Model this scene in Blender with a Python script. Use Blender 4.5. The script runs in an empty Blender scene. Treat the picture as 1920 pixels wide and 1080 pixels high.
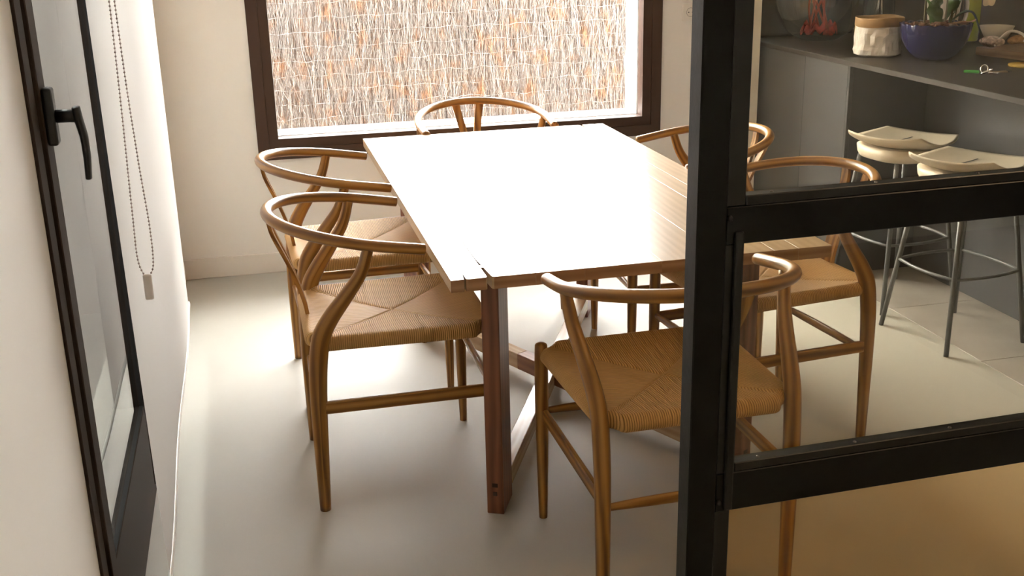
import bpy, bmesh, math, random
from mathutils import Vector, Matrix, noise
R = math.radians
PI = math.pi
scene = bpy.context.scene
C = scene.collection

# ------------------------------------------------------------------ camera
CAM = dict(f=2087.3, yaw=-0.228045, pitch=0.319527, roll=-0.0225281,
           loc=(-0.42865, -2.49121, 1.55837))
cd = bpy.data.cameras.new('camera')
cam = bpy.data.objects.new('camera', cd)
C.objects.link(cam)
cd.sensor_fit = 'HORIZONTAL'
cd.sensor_width = 36.0
cd.lens = CAM['f'] * 36.0 / 1920.0
cd.clip_start = 0.02
cd.clip_end = 200
cy, sy = math.cos(CAM['yaw']), math.sin(CAM['yaw'])
cp, sp = math.cos(CAM['pitch']), math.sin(CAM['pitch'])
fw = Vector((-sy * cp, cy * cp, -sp))
rt = Vector((cy, sy, 0))
up = rt.cross(fw)
cr, sr = math.cos(CAM['roll']), math.sin(CAM['roll'])
r2 = rt * cr + up * sr
u2 = up * cr - rt * sr
M = Matrix((r2, u2, -fw)).transposed().to_4x4()
M.translation = Vector(CAM['loc'])
cam.matrix_world = M
scene.camera = cam

# ------------------------------------------------------------------ world, sun, exposure
vs = scene.view_settings
scene.display_settings.display_device = 'sRGB'
vs.view_transform = 'Standard'
vs.look = 'None'
vs.gamma = 1.0
vs.use_curve_mapping = False
vs.exposure = 2.40
SKY = 10.0
world = bpy.data.worlds.new('world')
scene.world = world
world.use_nodes = True
wn = world.node_tree.nodes
bg = wn['Background']
bg.inputs['Color'].default_value = (1.0, 1.0, 1.0, 1)
bg.inputs['Strength'].default_value = SKY


def portal(name, loc, rot, sx, sy_):
    l = bpy.data.lights.new(name, 'AREA')
    l.shape = 'RECTANGLE'
    l.size = sx
    l.size_y = sy_
    l.cycles.is_portal = True
    o = bpy.data.objects.new(name, l)
    o.location = loc
    o.rotation_euler = rot
    C.objects.link(o)
    return o


# ------------------------------------------------------------------ node helpers
def new_mat(name):
    m = bpy.data.materials.new(name)
    m.use_nodes = True
    nt = m.node_tree
    b = nt.nodes['Principled BSDF']
    return m, nt, b


def plain(name, col, rough=0.5, metal=0.0, spec=0.5, noise_amt=0.0, noise_scale=20.0, bump=0.0, coat=0.0):
    m, nt, b = new_mat(name)
    b.inputs['Base Color'].default_value = (*col, 1)
    b.inputs['Roughness'].default_value = rough
    b.inputs['Metallic'].default_value = metal
    b.inputs['Specular IOR Level'].default_value = spec
    b.inputs['Coat Weight'].default_value = coat
    if noise_amt or bump:
        tc = nt.nodes.new('ShaderNodeTexCoord')
        nz = nt.nodes.new('ShaderNodeTexNoise')
        nz.inputs['Scale'].default_value = noise_scale
        nz.inputs['Detail'].default_value = 4
        nt.links.new(tc.outputs['Object'], nz.inputs['Vector'])
        if noise_amt:
            r = ramp(nt, nz.outputs['Fac'], [(0.3, tuple(c * (1 - noise_amt) for c in col)), (0.7, tuple(min(1, c * (1 + noise_amt)) for c in col))])
            nt.links.new(r, b.inputs['Base Color'])
        if bump:
            bp = nt.nodes.new('ShaderNodeBump')
            bp.inputs['Strength'].default_value = bump
            bp.inputs['Distance'].default_value = 0.01
            nt.links.new(nz.outputs['Fac'], bp.inputs['Height'])
            nt.links.new(bp.outputs['Normal'], b.inputs['Normal'])
    return m


def ramp(nt, fac, stops):
    r = nt.nodes.new('ShaderNodeValToRGB')
    el = r.color_ramp.elements
    while len(el) < len(stops):
        el.new(0.5)
    for e, (p, c) in zip(el, stops):
        e.position = p
        e.color = (*c[:3], 1)
    nt.links.new(fac, r.inputs['Fac'])
    return r.outputs['Color']


def mathn(nt, op, a, b=None, c=None):
    n = nt.nodes.new('ShaderNodeMath')
    n.operation = op
    for i, v in enumerate((a, b, c)):
        if v is None:
            continue
        if isinstance(v, (int, float)):
            n.inputs[i].default_value = v
        else:
            nt.links.new(v, n.inputs[i])
    return n.outputs[0]


def wood(name, dark, mid, light, rough=0.38, scale=1.0, coat=0.0, bump=0.15, spec=0.5):
    """grain runs along U of the 'grain' uv map (metres along, metres across)"""
    m, nt, b = new_mat(name)
    uv = nt.nodes.new('ShaderNodeUVMap')
    uv.uv_map = 'grain'
    oi = nt.nodes.new('ShaderNodeObjectInfo')
    off = nt.nodes.new('ShaderNodeVectorMath')
    off.operation = 'MULTIPLY_ADD'
    cmb = nt.nodes.new('ShaderNodeCombineXYZ')
    nt.links.new(oi.outputs['Random'], cmb.inputs[0])
    nt.links.new(oi.outputs['Random'], cmb.inputs[1])
    nt.links.new(cmb.outputs[0], off.inputs[0])
    off.inputs[1].default_value = (7.3, 3.1, 0)
    nt.links.new(uv.outputs['UV'], off.inputs[2])
    mp = nt.nodes.new('ShaderNodeMapping')
    mp.inputs['Scale'].default_value = (3.0 * scale, 60.0 * scale, 1)
    nt.links.new(off.outputs[0], mp.inputs['Vector'])
    n1 = nt.nodes.new('ShaderNodeTexNoise')
    n1.inputs['Scale'].default_value = 1.0
    n1.inputs['Detail'].default_value = 5
    n1.inputs['Distortion'].default_value = 0.6
    nt.links.new(mp.outputs[0], n1.inputs['Vector'])
    mp2 = nt.nodes.new('ShaderNodeMapping')
    mp2.inputs['Scale'].default_value = (1.6 * scale, 9.0 * scale, 1)
    nt.links.new(off.outputs[0], mp2.inputs['Vector'])
    wv = nt.nodes.new('ShaderNodeTexWave')
    wv.wave_type = 'BANDS'
    wv.bands_direction = 'Y'
    wv.inputs['Scale'].default_value = 1.3
    wv.inputs['Distortion'].default_value = 7.0
    wv.inputs['Detail'].default_value = 3
    wv.inputs['Detail Scale'].default_value = 0.8
    nt.links.new(mp2.outputs[0], wv.inputs['Vector'])
    f = mathn(nt, 'MULTIPLY_ADD', wv.outputs['Fac'], 0.4, mathn(nt, 'MULTIPLY', n1.outputs['Fac'], 0.6))
    col = ramp(nt, f, [(0.2, dark), (0.5, mid), (0.8, light)])
    nt.links.new(col, b.inputs['Base Color'])
    b.inputs['Roughness'].default_value = rough
    b.inputs['Coat Weight'].default_value = coat
    b.inputs['Coat Roughness'].default_value = 0.25
    b.inputs['Specular IOR Level'].default_value = spec
    bp = nt.nodes.new('ShaderNodeBump')
    bp.inputs['Strength'].default_value = bump
    bp.inputs['Distance'].default_value = 0.002
    nt.links.new(n1.outputs['Fac'], bp.inputs['Height'])
    nt.links.new(bp.outputs['Normal'], b.inputs['Normal'])
    return m


def thin_glass(name, tint=(0.95, 0.95, 0.94), ior=1.5, rough=0.0, boost=1.0):
    """flat window glazing: clear transmission plus a Fresnel reflection"""
    m = bpy.data.materials.new(name)
    m.use_nodes = True
    nt = m.node_tree
    nt.nodes.clear()
    out = nt.nodes.new('ShaderNodeOutputMaterial')
    tr = nt.nodes.new('ShaderNodeBsdfTransparent')
    tr.inputs['Color'].default_value = (*tint, 1)
    gl = nt.nodes.new('ShaderNodeBsdfGlossy')
    gl.inputs['Roughness'].default_value = rough
    fr = nt.nodes.new('ShaderNodeFresnel')
    fr.inputs['IOR'].default_value = ior
    # Fresnel must not see the back face as total internal reflection: use |cos| via a facing-safe mix
    geo = nt.nodes.new('ShaderNodeNewGeometry')
    mx = nt.nodes.new('ShaderNodeMixShader')
    ior_n = nt.nodes.new('ShaderNodeMix')
    ior_n.data_type = 'FLOAT'
    nt.links.new(geo.outputs['Backfacing'], ior_n.inputs['Factor'])
    ior_n.inputs['A'].default_value = ior
    ior_n.inputs['B'].default_value = 1.0 / ior
    nt.links.new(ior_n.outputs['Result'], fr.inputs['IOR'])
    nt.links.new(mathn(nt, 'MULTIPLY', fr.outputs['Fac'], boost), mx.inputs['Fac'])
    nt.links.new(tr.outputs[0], mx.inputs[1])
    nt.links.new(gl.outputs[0], mx.inputs[2])
    nt.links.new(mx.outputs[0], out.inputs['Surface'])
    return m


# ------------------------------------------------------------------ mesh helpers
class MB:
    """collects geometry with a metre-scaled 'grain' uv and links it as ONE mesh object"""

    def __init__(self):
        self.v = []
        self.f = []
        self.uv = []
        self.mi = []
        self.sm = []

    def face(self, idx, uvs=None, mi=0, smooth=False):
        self.f.append(tuple(idx))
        self.uv.append(uvs if uvs else [(0, 0)] * len(idx))
        self.mi.append(mi)
        self.sm.append(smooth)

    def from_bm(self, bm, axis=None, mat=None, mi=0, smooth=False, grain='auto'):
        bm.normal_update()
        base = len(self.v)
        bm.verts.index_update()
        bm.verts.ensure_lookup_table()
        co = [v.co.copy() for v in bm.verts]
        if axis is None:
            ext = [max(c[i] for c in co) - min(c[i] for c in co) for i in range(3)]
            axis = ext.index(max(ext))
        o = [i for i in range(3) if i != axis]
        for c in co:
            self.v.append(tuple(mat @ c if mat else c))
        for f in bm.faces:
            n = f.normal
            # across-coordinate: the other axis least aligned with the normal
            a = o[0] if abs(n[o[0]]) < abs(n[o[1]]) else o[1]
            if abs(n[axis]) > 0.8:
                uvs = [(l.vert.co[o[0]], l.vert.co[o[1]]) for l in f.loops]
            else:
                uvs = [(l.vert.co[axis], l.vert.co[a]) for l in f.loops]
            self.face([base + l.vert.index for l in f.loops], uvs, mi, smooth or False)
        bm.free()
        return self

    def box(self, lo, hi, bevel=0.0, seg=1, mat=None, axis=None, mi=0):
        bm = bmesh.new()
        bmesh.ops.create_cube(bm, size=1.0)
        for v in bm.verts:
            v.co = Vector((lo[i] + (v.co[i] + 0.5) * (hi[i] - lo[i]) for i in range(3)))
        if bevel:
            bmesh.ops.bevel(bm, geom=bm.edges[:], offset=bevel, segments=seg, affect='EDGES', profile=0.5)
        return self.from_bm(bm, axis=axis, mat=mat, mi=mi)

    def prism(self, outline, z0, z1, bevel=0.0, mat=None, axis=None, mi=0):
        bm = bmesh.new()
        b = [bm.verts.new((x, y, z0)) for x, y in outline]
        t = [bm.verts.new((x, y, z1)) for x, y in outline]
        n = len(outline)
        top = bm.faces.new(t)
        bot = bm.faces.new(b[::-1])
        for i in range(n):
            bm.faces.new((b[i], b[(i + 1) % n], t[(i + 1) % n], t[i]))
        if bevel:
            bmesh.ops.bevel(bm, geom=list(top.edges), offset=bevel, segments=1, affect='EDGES', profile=0.5)
        return self.from_bm(bm, axis=axis, mat=mat, mi=mi)

    def tube(self, pts, rad, seg=12, side=None, caps=True, closed=False, mi=0, dome=0.0):
        """rad: float or list of float / (a, b); a along the side vector, b across it"""
        P = [Vector(p) for p in pts]
        n = len(P)
        if not isinstance(rad, (list, tuple)) or (isinstance(rad, tuple) and len(rad) == 2 and not isinstance(rad[0], (tuple, list)) and n != 2):
            rad = [rad] * n
        rad = [(r, r) if isinstance(r, (int, float)) else r for r in rad]
        T = []
        for i in range(n):
            if closed:
                t = P[(i + 1) % n] - P[i - 1]
            else:
                t = P[min(i + 1, n - 1)] - P[max(i - 1, 0)]
            T.append(t.normalized())
        if dome and not closed:
            # rounded ends: add shrinking rings
            def domed(end):
                out = []
                p, t, r = (P[0], -T[0], rad[0]) if end == 0 else (P[-1], T[-1], rad[-1])
                for k in (1, 2, 3):
                    a = k / 3 * PI / 2 * 0.96
                    out.append((p + t * (math.sin(a) * dome), (r[0] * math.cos(a), r[1] * math.cos(a)), t if end else -t))
                return out
            d0 = domed(0)[::-1]
            d1 = domed(1)
            P = [d[0] for d in d0] + P + [d[0] for d in d1]
            rad = [d[1] for d in d0] + list(rad) + [d[1] for d in d1]
            T = [d[2] for d in d0] + T + [d[2] for d in d1]
            n = len(P)
        if side is None:
            s = Vector((0, 0, 1)) if abs(T[0].z) < 0.9 else Vector((1, 0, 0))
            s = (s - T[0] * s.dot(T[0])).normalized()
            frames = []
            for i in range(n):
                s = (s - T[i] * s.dot(T[i]))
                s = s.normalized()
                frames.append(s)
        else:
            S = Vector(side)
            frames = [(S - T[i] * S.dot(T[i])).normalized() for i in range(n)]
        base = len(self.v)
        L = 0.0
        ls = []
        for i in range(n):
            if i:
                L += (P[i] - P[i - 1]).length
            ls.append(L)
            a = frames[i]
            b = T[i].cross(a)
            for k in range(seg):
                th = 2 * PI * k / seg
                self.v.append(tuple(P[i] + a * (math.cos(th) * rad[i][0]) + b * (math.sin(th) * rad[i][1])))
        rm = max(r[0] for r in rad)
        m = n if closed else n - 1
        for i in range(m):
            j = (i + 1) % n
            for k in range(seg):
                k2 = (k + 1) % seg
                uvw = 2 * PI * rm / seg
                l1 = ls[j] if j else L + 0.01
                self.face((base + i * seg + k, base + i * seg + k2, base + j * seg + k2, base + j * seg + k),
                          [(ls[i], k * uvw), (ls[i], (k + 1) * uvw), (l1, (k + 1) * uvw), (l1, k * uvw)], mi, True)
        if caps and not closed:
            self.face([base + k for k in range(seg)][::-1], [(math.cos(2 * PI * k / seg) * rm, math.sin(2 * PI * k / seg) * rm) for k in range(seg)][::-1], mi, False)
            self.face([base + (n - 1) * seg + k for k in range(seg)], [(math.cos(2 * PI * k / seg) * rm, math.sin(2 * PI * k / seg) * rm) for k in range(seg)], mi, False)
        return self

    def lathe(self, prof, seg=32, center=(0, 0, 0), mi=0, smooth=True, wob=None, cap0=False, cap1=False):
        base = len(self.v)
        n = len(prof)
        for i, (r, z) in enumerate(prof):
            for k in range(seg):
                th = 2 * PI * k / seg
                rr, zz = (r, z) if wob is None else wob(r, z, th, i)
                self.v.append((center[0] + rr * math.cos(th), center[1] + rr * math.sin(th), center[2] + zz))
        for i in range(n - 1):
            for k in range(seg):
                k2 = (k + 1) % seg
                self.face((base + i * seg + k, base + i * seg + k2, base + (i + 1) * seg + k2, base + (i + 1) * seg + k),
                          [(prof[i][1], k / seg), (prof[i][1], (k + 1) / seg), (prof[i + 1][1], (k + 1) / seg), (prof[i + 1][1], k / seg)], mi, smooth)
        if cap0:
            self.face([base + k for k in range(seg)][::-1], None, mi)
        if cap1:
            self.face([base + (n - 1) * seg + k for k in range(seg)], None, mi)
        return self

    def grid(self, fn, nu, nv, mi=0, smooth=True):
        base = len(self.v)
        for i in range(nu + 1):
            for j in range(nv + 1):
                self.v.append(tuple(fn(i / nu, j / nv)))
        for i in range(nu):
            for j in range(nv):
                a = base + i * (nv + 1) + j
                self.face((a, a + nv + 1, a + nv + 2, a + 1),
                          [(i / nu, j / nv), ((i + 1) / nu, j / nv), ((i + 1) / nu, (j + 1) / nv), (i / nu, (j + 1) / nv)], mi, smooth)
        return self

    def mesh(self, name):
        me = bpy.data.meshes.new(name)
        me.from_pydata(self.v, [], self.f)
        uvl = me.uv_layers.new(name='grain')
        flat = []
        for u in self.uv:
            for p in u:
                flat += [p[0], p[1]]
        uvl.data.foreach_set('uv', flat)
        me.polygons.foreach_set('material_index', self.mi)
        me.polygons.foreach_set('use_smooth', self.sm)
        me.update()
        return me

    def build(self, name, mat, parent=None, loc=(0, 0, 0), rot=(0, 0, 0)):
        me = self.mesh(name)
        for m_ in (mat if isinstance(mat, (list, tuple)) else [mat]):
            me.materials.append(m_)
        o = bpy.data.objects.new(name, me)
        o.location = loc
        o.rotation_euler = rot
        C.objects.link(o)
        if parent:
            o.parent = parent
        return o


def thing(name, label, cat, loc=(0, 0, 0), rz=0.0, group=None):
    o = bpy.data.objects.new(name, None)
    o.empty_display_size = 0.1
    o.location = loc
    o.rotation_euler = (0, 0, rz)
    C.objects.link(o)
    o['label'] = label
    o['category'] = cat
    if group:
        o['group'] = group
    return o


def tag(o, label, cat, group=None):
    o['label'] = label
    o['category'] = cat
    if group:
        o['group'] = group
    return o


def struct(o):
    o['kind'] = 'structure'
    return o


def dup(root, loc, rz, label, group=None):
    r = root.copy()
    C.objects.link(r)
    r.location = loc
    r.rotation_euler = (0, 0, rz)
    r['label'] = label
    for ch in list(root.children):
        c = ch.copy()
        C.objects.link(c)
        c.parent = r
        for g in ch.children:
            d = g.copy()
            C.objects.link(d)
            d.parent = c
    return r


def share(src, name, parent, loc, rot=(0, 0, 0)):
    """another object using the same mesh"""
    o = bpy.data.objects.new(name, src.data)
    o.location = loc
    o.rotation_euler = rot
    C.objects.link(o)
    o.parent = parent
    return o


# ------------------------------------------------------------------ materials
M_wall = plain('warm white plaster', (0.84, 0.80, 0.74), 0.75, noise_amt=0.015, noise_scale=3, bump=0.02)
M_ceil = plain('ceiling white', (0.86, 0.84, 0.80), 0.85)
M_base = plain('baseboard paint', (0.80, 0.74, 0.66), 0.45)
M_floor, nt, b = new_mat('resin floor')
tc = nt.nodes.new('ShaderNodeTexCoord')
nz = nt.nodes.new('ShaderNodeTexNoise')
nz.inputs['Scale'].default_value = 1.7
nz.inputs['Detail'].default_value = 5
nt.links.new(tc.outputs['Object'], nz.inputs['Vector'])
nt.links.new(ramp(nt, nz.outputs['Fac'], [(0.3, (0.475, 0.45, 0.395)), (0.7, (0.51, 0.485, 0.43))]), b.inputs['Base Color'])
b.inputs['Roughness'].default_value = 0.38
nz2 = nt.nodes.new('ShaderNodeTexNoise')
nz2.inputs['Scale'].default_value = 14
nt.links.new(tc.outputs['Object'], nz2.inputs['Vector'])
nt.links.new(mathn(nt, 'MULTIPLY_ADD', nz2.outputs['Fac'], 0.12, 0.46), b.inputs['Roughness'])
b.inputs['Specular IOR Level'].default_value = 0.25
M_tile = plain('grey porcelain tile', (0.42, 0.38, 0.34), 0.5, noise_amt=0.10, noise_scale=5)
M_grout = plain('grout', (0.30, 0.27, 0.24), 0.9)
M_frame = plain('dark brown aluminium', (0.060, 0.030, 0.018), 0.45, spec=0.4)
M_doorframe = plain('bronze door profile', (0.040, 0.024, 0.016), 0.6, spec=0.2)
M_gasket = plain('black gasket', (0.01, 0.009, 0.009), 0.7)
M_black = plain('black painted steel', (0.0018, 0.0015, 0.001), 0.34, spec=0.22, noise_amt=0.2, noise_scale=40, bump=0.05)
M_bead = plain('black steel bead', (0.005, 0.004, 0.003), 0.36, spec=0.4)
M_screw = plain('screw steel', (0.16, 0.14, 0.12), 0.3, metal=0.8)
M_handle = plain('black handle', (0.010, 0.010, 0.011), 0.42)
M_white = plain('white exterior render', (0.85, 0.83, 0.80), 0.8)
M_outground = plain('outside paving', (0.45, 0.42, 0.38), 0.9, noise_amt=0.15, noise_scale=8)
M_dimwall = plain('dark blocker wall', (0.07, 0.062, 0.055), 0.9)  # kept dark so the added passage walls and roof bounce little light
M_dimground = plain('shade-darkened paving', (0.09, 0.085, 0.075), 0.8, noise_amt=0.2, noise_scale=9)  # ground colour darkened to stand in for a dim passage
M_blocker = plain('blocker slab', (0.4, 0.38, 0.35), 0.9)  # for the added eave only
M_glass = thin_glass('window glass')
M_pglass = thin_glass('partition glass', tint=(0.95, 0.92, 0.83))
M_pglass2 = thin_glass('brown tinted partition glass', tint=(1.0, 0.87, 0.64))  # lowest pane, tinted browner than the other panes
M_dglass = thin_glass('door glass', tint=(0.72, 0.74, 0.72), ior=1.9)
M_chain = plain('chain beads', (0.50, 0.40, 0.36), 0.4)
M_weight = plain('white plastic', (0.80, 0.76, 0.72), 0.35)
M_socket = plain('socket plastic', (0.78, 0.73, 0.66), 0.35)
M_dark = plain('dark hole', (0.03, 0.025, 0.02), 0.6)

# translucent roller blind fabric
M_blind = bpy.data.materials.new('blind fabric')
M_blind.use_nodes = True
nt = M_blind.node_tree
b = nt.nodes['Principled BSDF']
b.inputs['Base Color'].default_value = (0.88, 0.83, 0.79, 1)
b.inputs['Roughness'].default_value = 0.8
b.inputs['Specular IOR Level'].default_value = 0.2
tl = nt.nodes.new('ShaderNodeBsdfTranslucent')
tl.inputs['Color'].default_value = (0.90, 0.85, 0.80, 1)
mx = nt.nodes.new('ShaderNodeMixShader')
mx.inputs['Fac'].default_value = 0.45
nt.links.new(b.outputs[0], mx.inputs[1])
nt.links.new(tl.outputs[0], mx.inputs[2])
nt.links.new(mx.outputs[0], nt.nodes['Material Output'].inputs['Surface'])

W_chair = wood('oiled oak chair', (0.13, 0.048, 0.008), (0.31, 0.136, 0.023), (0.46, 0.235, 0.058), rough=0.34, coat=0.0)
W_table = wood('oak tabletop', (0.43, 0.295, 0.165), (0.485, 0.34, 0.195), (0.53, 0.38, 0.23), rough=0.30, coat=0.0, bump=0.05)
W_end = wood('oak end grain', (0.27, 0.135, 0.06), (0.34, 0.18, 0.085), (0.42, 0.24, 0.125), rough=0.4, bump=0.05)
W_leg = wood('reddish table leg', (0.13, 0.045, 0.020), (0.20, 0.072, 0.034), (0.27, 0.105, 0.05), rough=0.35)
W_beam = wood('pale stretcher', (0.44, 0.30, 0.17), (0.50, 0.35, 0.21), (0.56, 0.41, 0.26), rough=0.24)
M_peg = plain('dark peg', (0.045, 0.022, 0.012), 0.5)
W_lap = wood('dark lap joint', (0.20, 0.085, 0.04), (0.28, 0.12, 0.06), (0.34, 0.16, 0.08), rough=0.35)
W_board = wood('cutting board', (0.22, 0.12, 0.06), (0.32, 0.19, 0.10), (0.42, 0.27, 0.15), rough=0.5)

# woven paper cord: every triangle's cords run square to its rail
M_cord, nt, b = new_mat('paper cord')
tc = nt.nodes.new('ShaderNodeTexCoord')
sep = nt.nodes.new('ShaderNodeSeparateXYZ')
nt.links.new(tc.outputs['Object'], sep.inputs[0])
nzc = nt.nodes.new('ShaderNodeTexNoise')
nzc.inputs['Scale'].default_value = 22
nt.links.new(tc.outputs['Object'], nzc.inputs['Vector'])
ax = mathn(nt, 'ABSOLUTE', sep.outputs[0])
ay = mathn(nt, 'ABSOLUTE', sep.outputs[1])
side = mathn(nt, 'GREATER_THAN', ax, ay)
mixc = nt.nodes.new('ShaderNodeMix')
mixc.data_type = 'FLOAT'
nt.links.new(side, mixc.inputs['Factor'])
nt.links.new(sep.outputs[0], mixc.inputs['A'])
nt.links.new(sep.outputs[1], mixc.inputs['B'])
wob = mathn(nt, 'MULTIPLY_ADD', nzc.outputs['Fac'], 0.006, mixc.outputs['Result'])
sn = mathn(nt, 'SINE', mathn(nt, 'MULTIPLY', wob, 2 * PI / 0.0112))
h = mathn(nt, 'POWER', mathn(nt, 'ABSOLUTE', sn), 0.6)
nzs = nt.nodes.new('ShaderNodeTexNoise')      # cord-to-cord tone, streaks along the cord
nzs.inputs['Scale'].default_value = 1.0
cmb = nt.nodes.new('ShaderNodeCombineXYZ')
nt.links.new(mathn(nt, 'MULTIPLY', wob, 170.0), cmb.inputs[0])
nt.links.new(mathn(nt, 'MULTIPLY', side, 37.0), cmb.inputs[1])
nt.links.new(cmb.outputs[0], nzs.inputs['Vector'])
fc = mathn(nt, 'MULTIPLY_ADD', h, 0.6, mathn(nt, 'MULTIPLY', nzs.outputs['Fac'], 0.45))
nt.links.new(ramp(nt, fc, [(0.2, (0.14, 0.060, 0.014)), (0.5, (0.43, 0.225, 0.062)), (0.85, (0.66, 0.38, 0.125))]), b.inputs['Base Color'])
b.inputs['Roughness'].default_value = 0.6
b.inputs['Specular IOR Level'].default_value = 0.45
bp = nt.nodes.new('ShaderNodeBump')
bp.inputs['Strength'].default_value = 0.9
bp.inputs['Distance'].default_value = 0.002
nt.links.new(h, bp.inputs['Height'])
nt.links.new(bp.outputs['Normal'], b.inputs['Normal'])

# kitchen
M_cab = plain('grey lacquer cabinet', (0.082, 0.083, 0.088), 0.36, spec=0.5)
M_counter = plain('dark compact counter', (0.036, 0.028, 0.023), 0.42, spec=0.4, noise_amt=0.06, noise_scale=60)
M_tall = plain('black tall unit', (0.012, 0.012, 0.013), 0.25)
M_tall2 = plain('brown tall unit', (0.075, 0.055, 0.040), 0.5)
M_tall3 = plain('grey tall unit', (0.13, 0.11, 0.09), 0.5)
M_stool = plain('cream stool shell', (0.66, 0.57, 0.44), 0.45)
M_stoolleg = plain('grey steel stool leg', (0.13, 0.135, 0.14), 0.35)

# ================================================================== SETTING
WY = 2.67          # inside face of the back wall
LX = -0.80         # inside face of the left wall
CEIL = 2.70
# floor: resin up to the kitchen, tiles beyond
fl = MB().box((-1.05, -4.1, -0.12), (2.068, 2.90, 0.0)).box((2.068, -4.1, -0.12), (5.0, 3.4, -0.004)).build('floor', [M_floor])
struct(fl)
fl.data.materials.append(M_grout)
for p in fl.data.polygons:
    if min(fl.data.vertices[i].co.x for i in p.vertices) > 2.06:
        p.material_index = 1
tl_m = MB().box((0.0015, 0.0015, -0.003), (0.5985, 0.5985, 0.0), bevel=0.001)
t0 = None
for iy in range(-5, 5):
    for ix in range(0, 3):
        x, y = 2.07 + 0.6 * ix, 0.77 + 0.6 * iy
        if ix > 0 and iy > 2 or y < -2.0 or ix > 1 or y > 2.6:
            continue
        if t0 is None:
            t0 = tl_m.build('tile', M_tile, fl, (x, y, 0.0))
        else:
            share(t0, 'tile', fl, (x, y, 0.0))
struct(MB().box((-1.05, -4.1, CEIL), (5.0, 3.4, CEIL + 0.25)).build('ceiling', M_ceil))
# back wall with the window opening
wx0, wx1, wz0, wz1 = -0.406, 1.536, 0.535, 2.35
w = MB()
w.box((-1.05, WY, 0), (wx0, 2.90, CEIL))
w.box((wx1, WY, 0), (2.055, 2.90, CEIL))
w.box((wx0, WY, 0), (wx1, 2.90, wz0))
w.box((wx0, WY, wz1), (wx1, 2.90, CEIL))
struct(w.build('wall_back', M_wall))
struct(MB().box((2.07, 3.25, 0), (5.0, 3.4, CEIL)).box((1.95, 2.90, 0), (2.055, 3.4, CEIL)).build('wall_kitchen', M_wall))
struct(MB().box((4.8, -4.1, 0), (5.0, 3.25, CEIL)).build('wall_right', M_wall))
struct(MB().box((-1.05, -4.1, 0), (4.8, -3.9, CEIL)).build('wall_rear', M_wall))
# left wall with the door opening
dy0, dy1, dz1 = -0.44, 1.98, 2.32
w = MB()
w.box((-1.05, -3.9, 0), (LX, dy0, CEIL))
w.box((-1.05, dy1, 0), (LX, WY, CEIL))
w.box((-1.05, dy0, dz1), (LX, dy1, CEIL))
struct(w.build('wall_left', M_wall))
struct(MB().box((LX, WY - 0.014, 0), (2.054, WY, 0.095), bevel=0.002).build('baseboard_back', M_base))
struct(MB().box((LX, dy1 + 0.01, 0), (LX + 0.014, WY - 0.014, 0.095), bevel=0.002).build('baseboard_left', M_base))

# ---- back window: outer frame and inner sash, each of four mitred members
win = struct(bpy.data.objects.new('window_1', None))
C.objects.link(win)


def ring_member(name, a, b_, wdt, y0, y1, horiz, mat, parent, bevel=0.0015, inset=None):
    """a frame member in an XZ wall: rectangle a..b with mitred ends"""
    (x0, z0), (x1, z1) = a, b_
    if horiz == 'bottom':
        pts = [(x0, z0), (x1, z0), (x1 - wdt, z0 + wdt), (x0 + wdt, z0 + wdt)]
    elif horiz == 'top':
        pts = [(x0 + wdt, z1 - wdt), (x1 - wdt, z1 - wdt), (x1, z1), (x0, z1)]
    elif horiz == 'left':
        pts = [(x0, z0), (x0 + wdt, z0 + wdt), (x0 + wdt, z1 - wdt), (x0, z1)]
    else:
        pts = [(x1 - wdt, z0 + wdt), (x1, z0), (x1, z1), (x1 - wdt, z1 - wdt)]
    rot = Matrix.Rotation(R(90), 4, 'X')      # (x, y, z) -> (x, -z, y)
    return MB().prism(pts, -y1, -y0, bevel=0, mat=rot).build(name, mat, parent)


for s in ('bottom', 'top', 'left', 'right'):
    ring_member('frame_member', (wx0, wz0), (wx1, wz1), 0.050, WY - 0.012, WY + 0.07, s, M_frame, win)
for s in ('bottom', 'top', 'left', 'right'):
    ring_member('sash_member', (wx0 + 0.0505, wz0 + 0.0505), (wx1 - 0.0505, wz1 - 0.0505), 0.0435, WY - 0.006, WY + 0.06, s, M_frame, win)
MB().box((wx0 + 0.085, WY + 0.028, wz0 + 0.085), (wx1 - 0.085, WY + 0.030, wz1 - 0.085)).build('pane', M_glass, win)
# bright outside reveal lining and sill
for s in ('bottom', 'top', 'left', 'right'):
    ring_member('reveal_lining', (wx0, wz0), (wx1, wz1), 0.098, WY + 0.071, 2.905, s, M_white, win)

# ---- wall socket right of the window
so = thing('wall_socket', 'square white wall socket on the wall beside the brown window frame', 'socket', (1.680, WY, 1.117))
MB().box((-0.041, -0.008, -0.041), (0.041, 0.0, 0.041), bevel=0.003, seg=2).build('cover_plate', M_socket, so)
m_ = Matrix.Rotation(R(90), 4, 'X')
k = MB()
k.lathe([(0.0200, -0.0082), (0.0206, -0.0090), (0.0212, -0.0082)], 24)
k.v = [tuple(m_ @ Vector((x, y, -z))) for x, y, z in k.v]
k.build('socket_ring', M_dark, so)
for dx in (-0.0095, 0.0095):
    MB().box((dx - 0.0025, -0.0092, -0.0025), (dx + 0.0025, -0.008, 0.0025)).build('contact_hole', M_dark, so)

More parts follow.
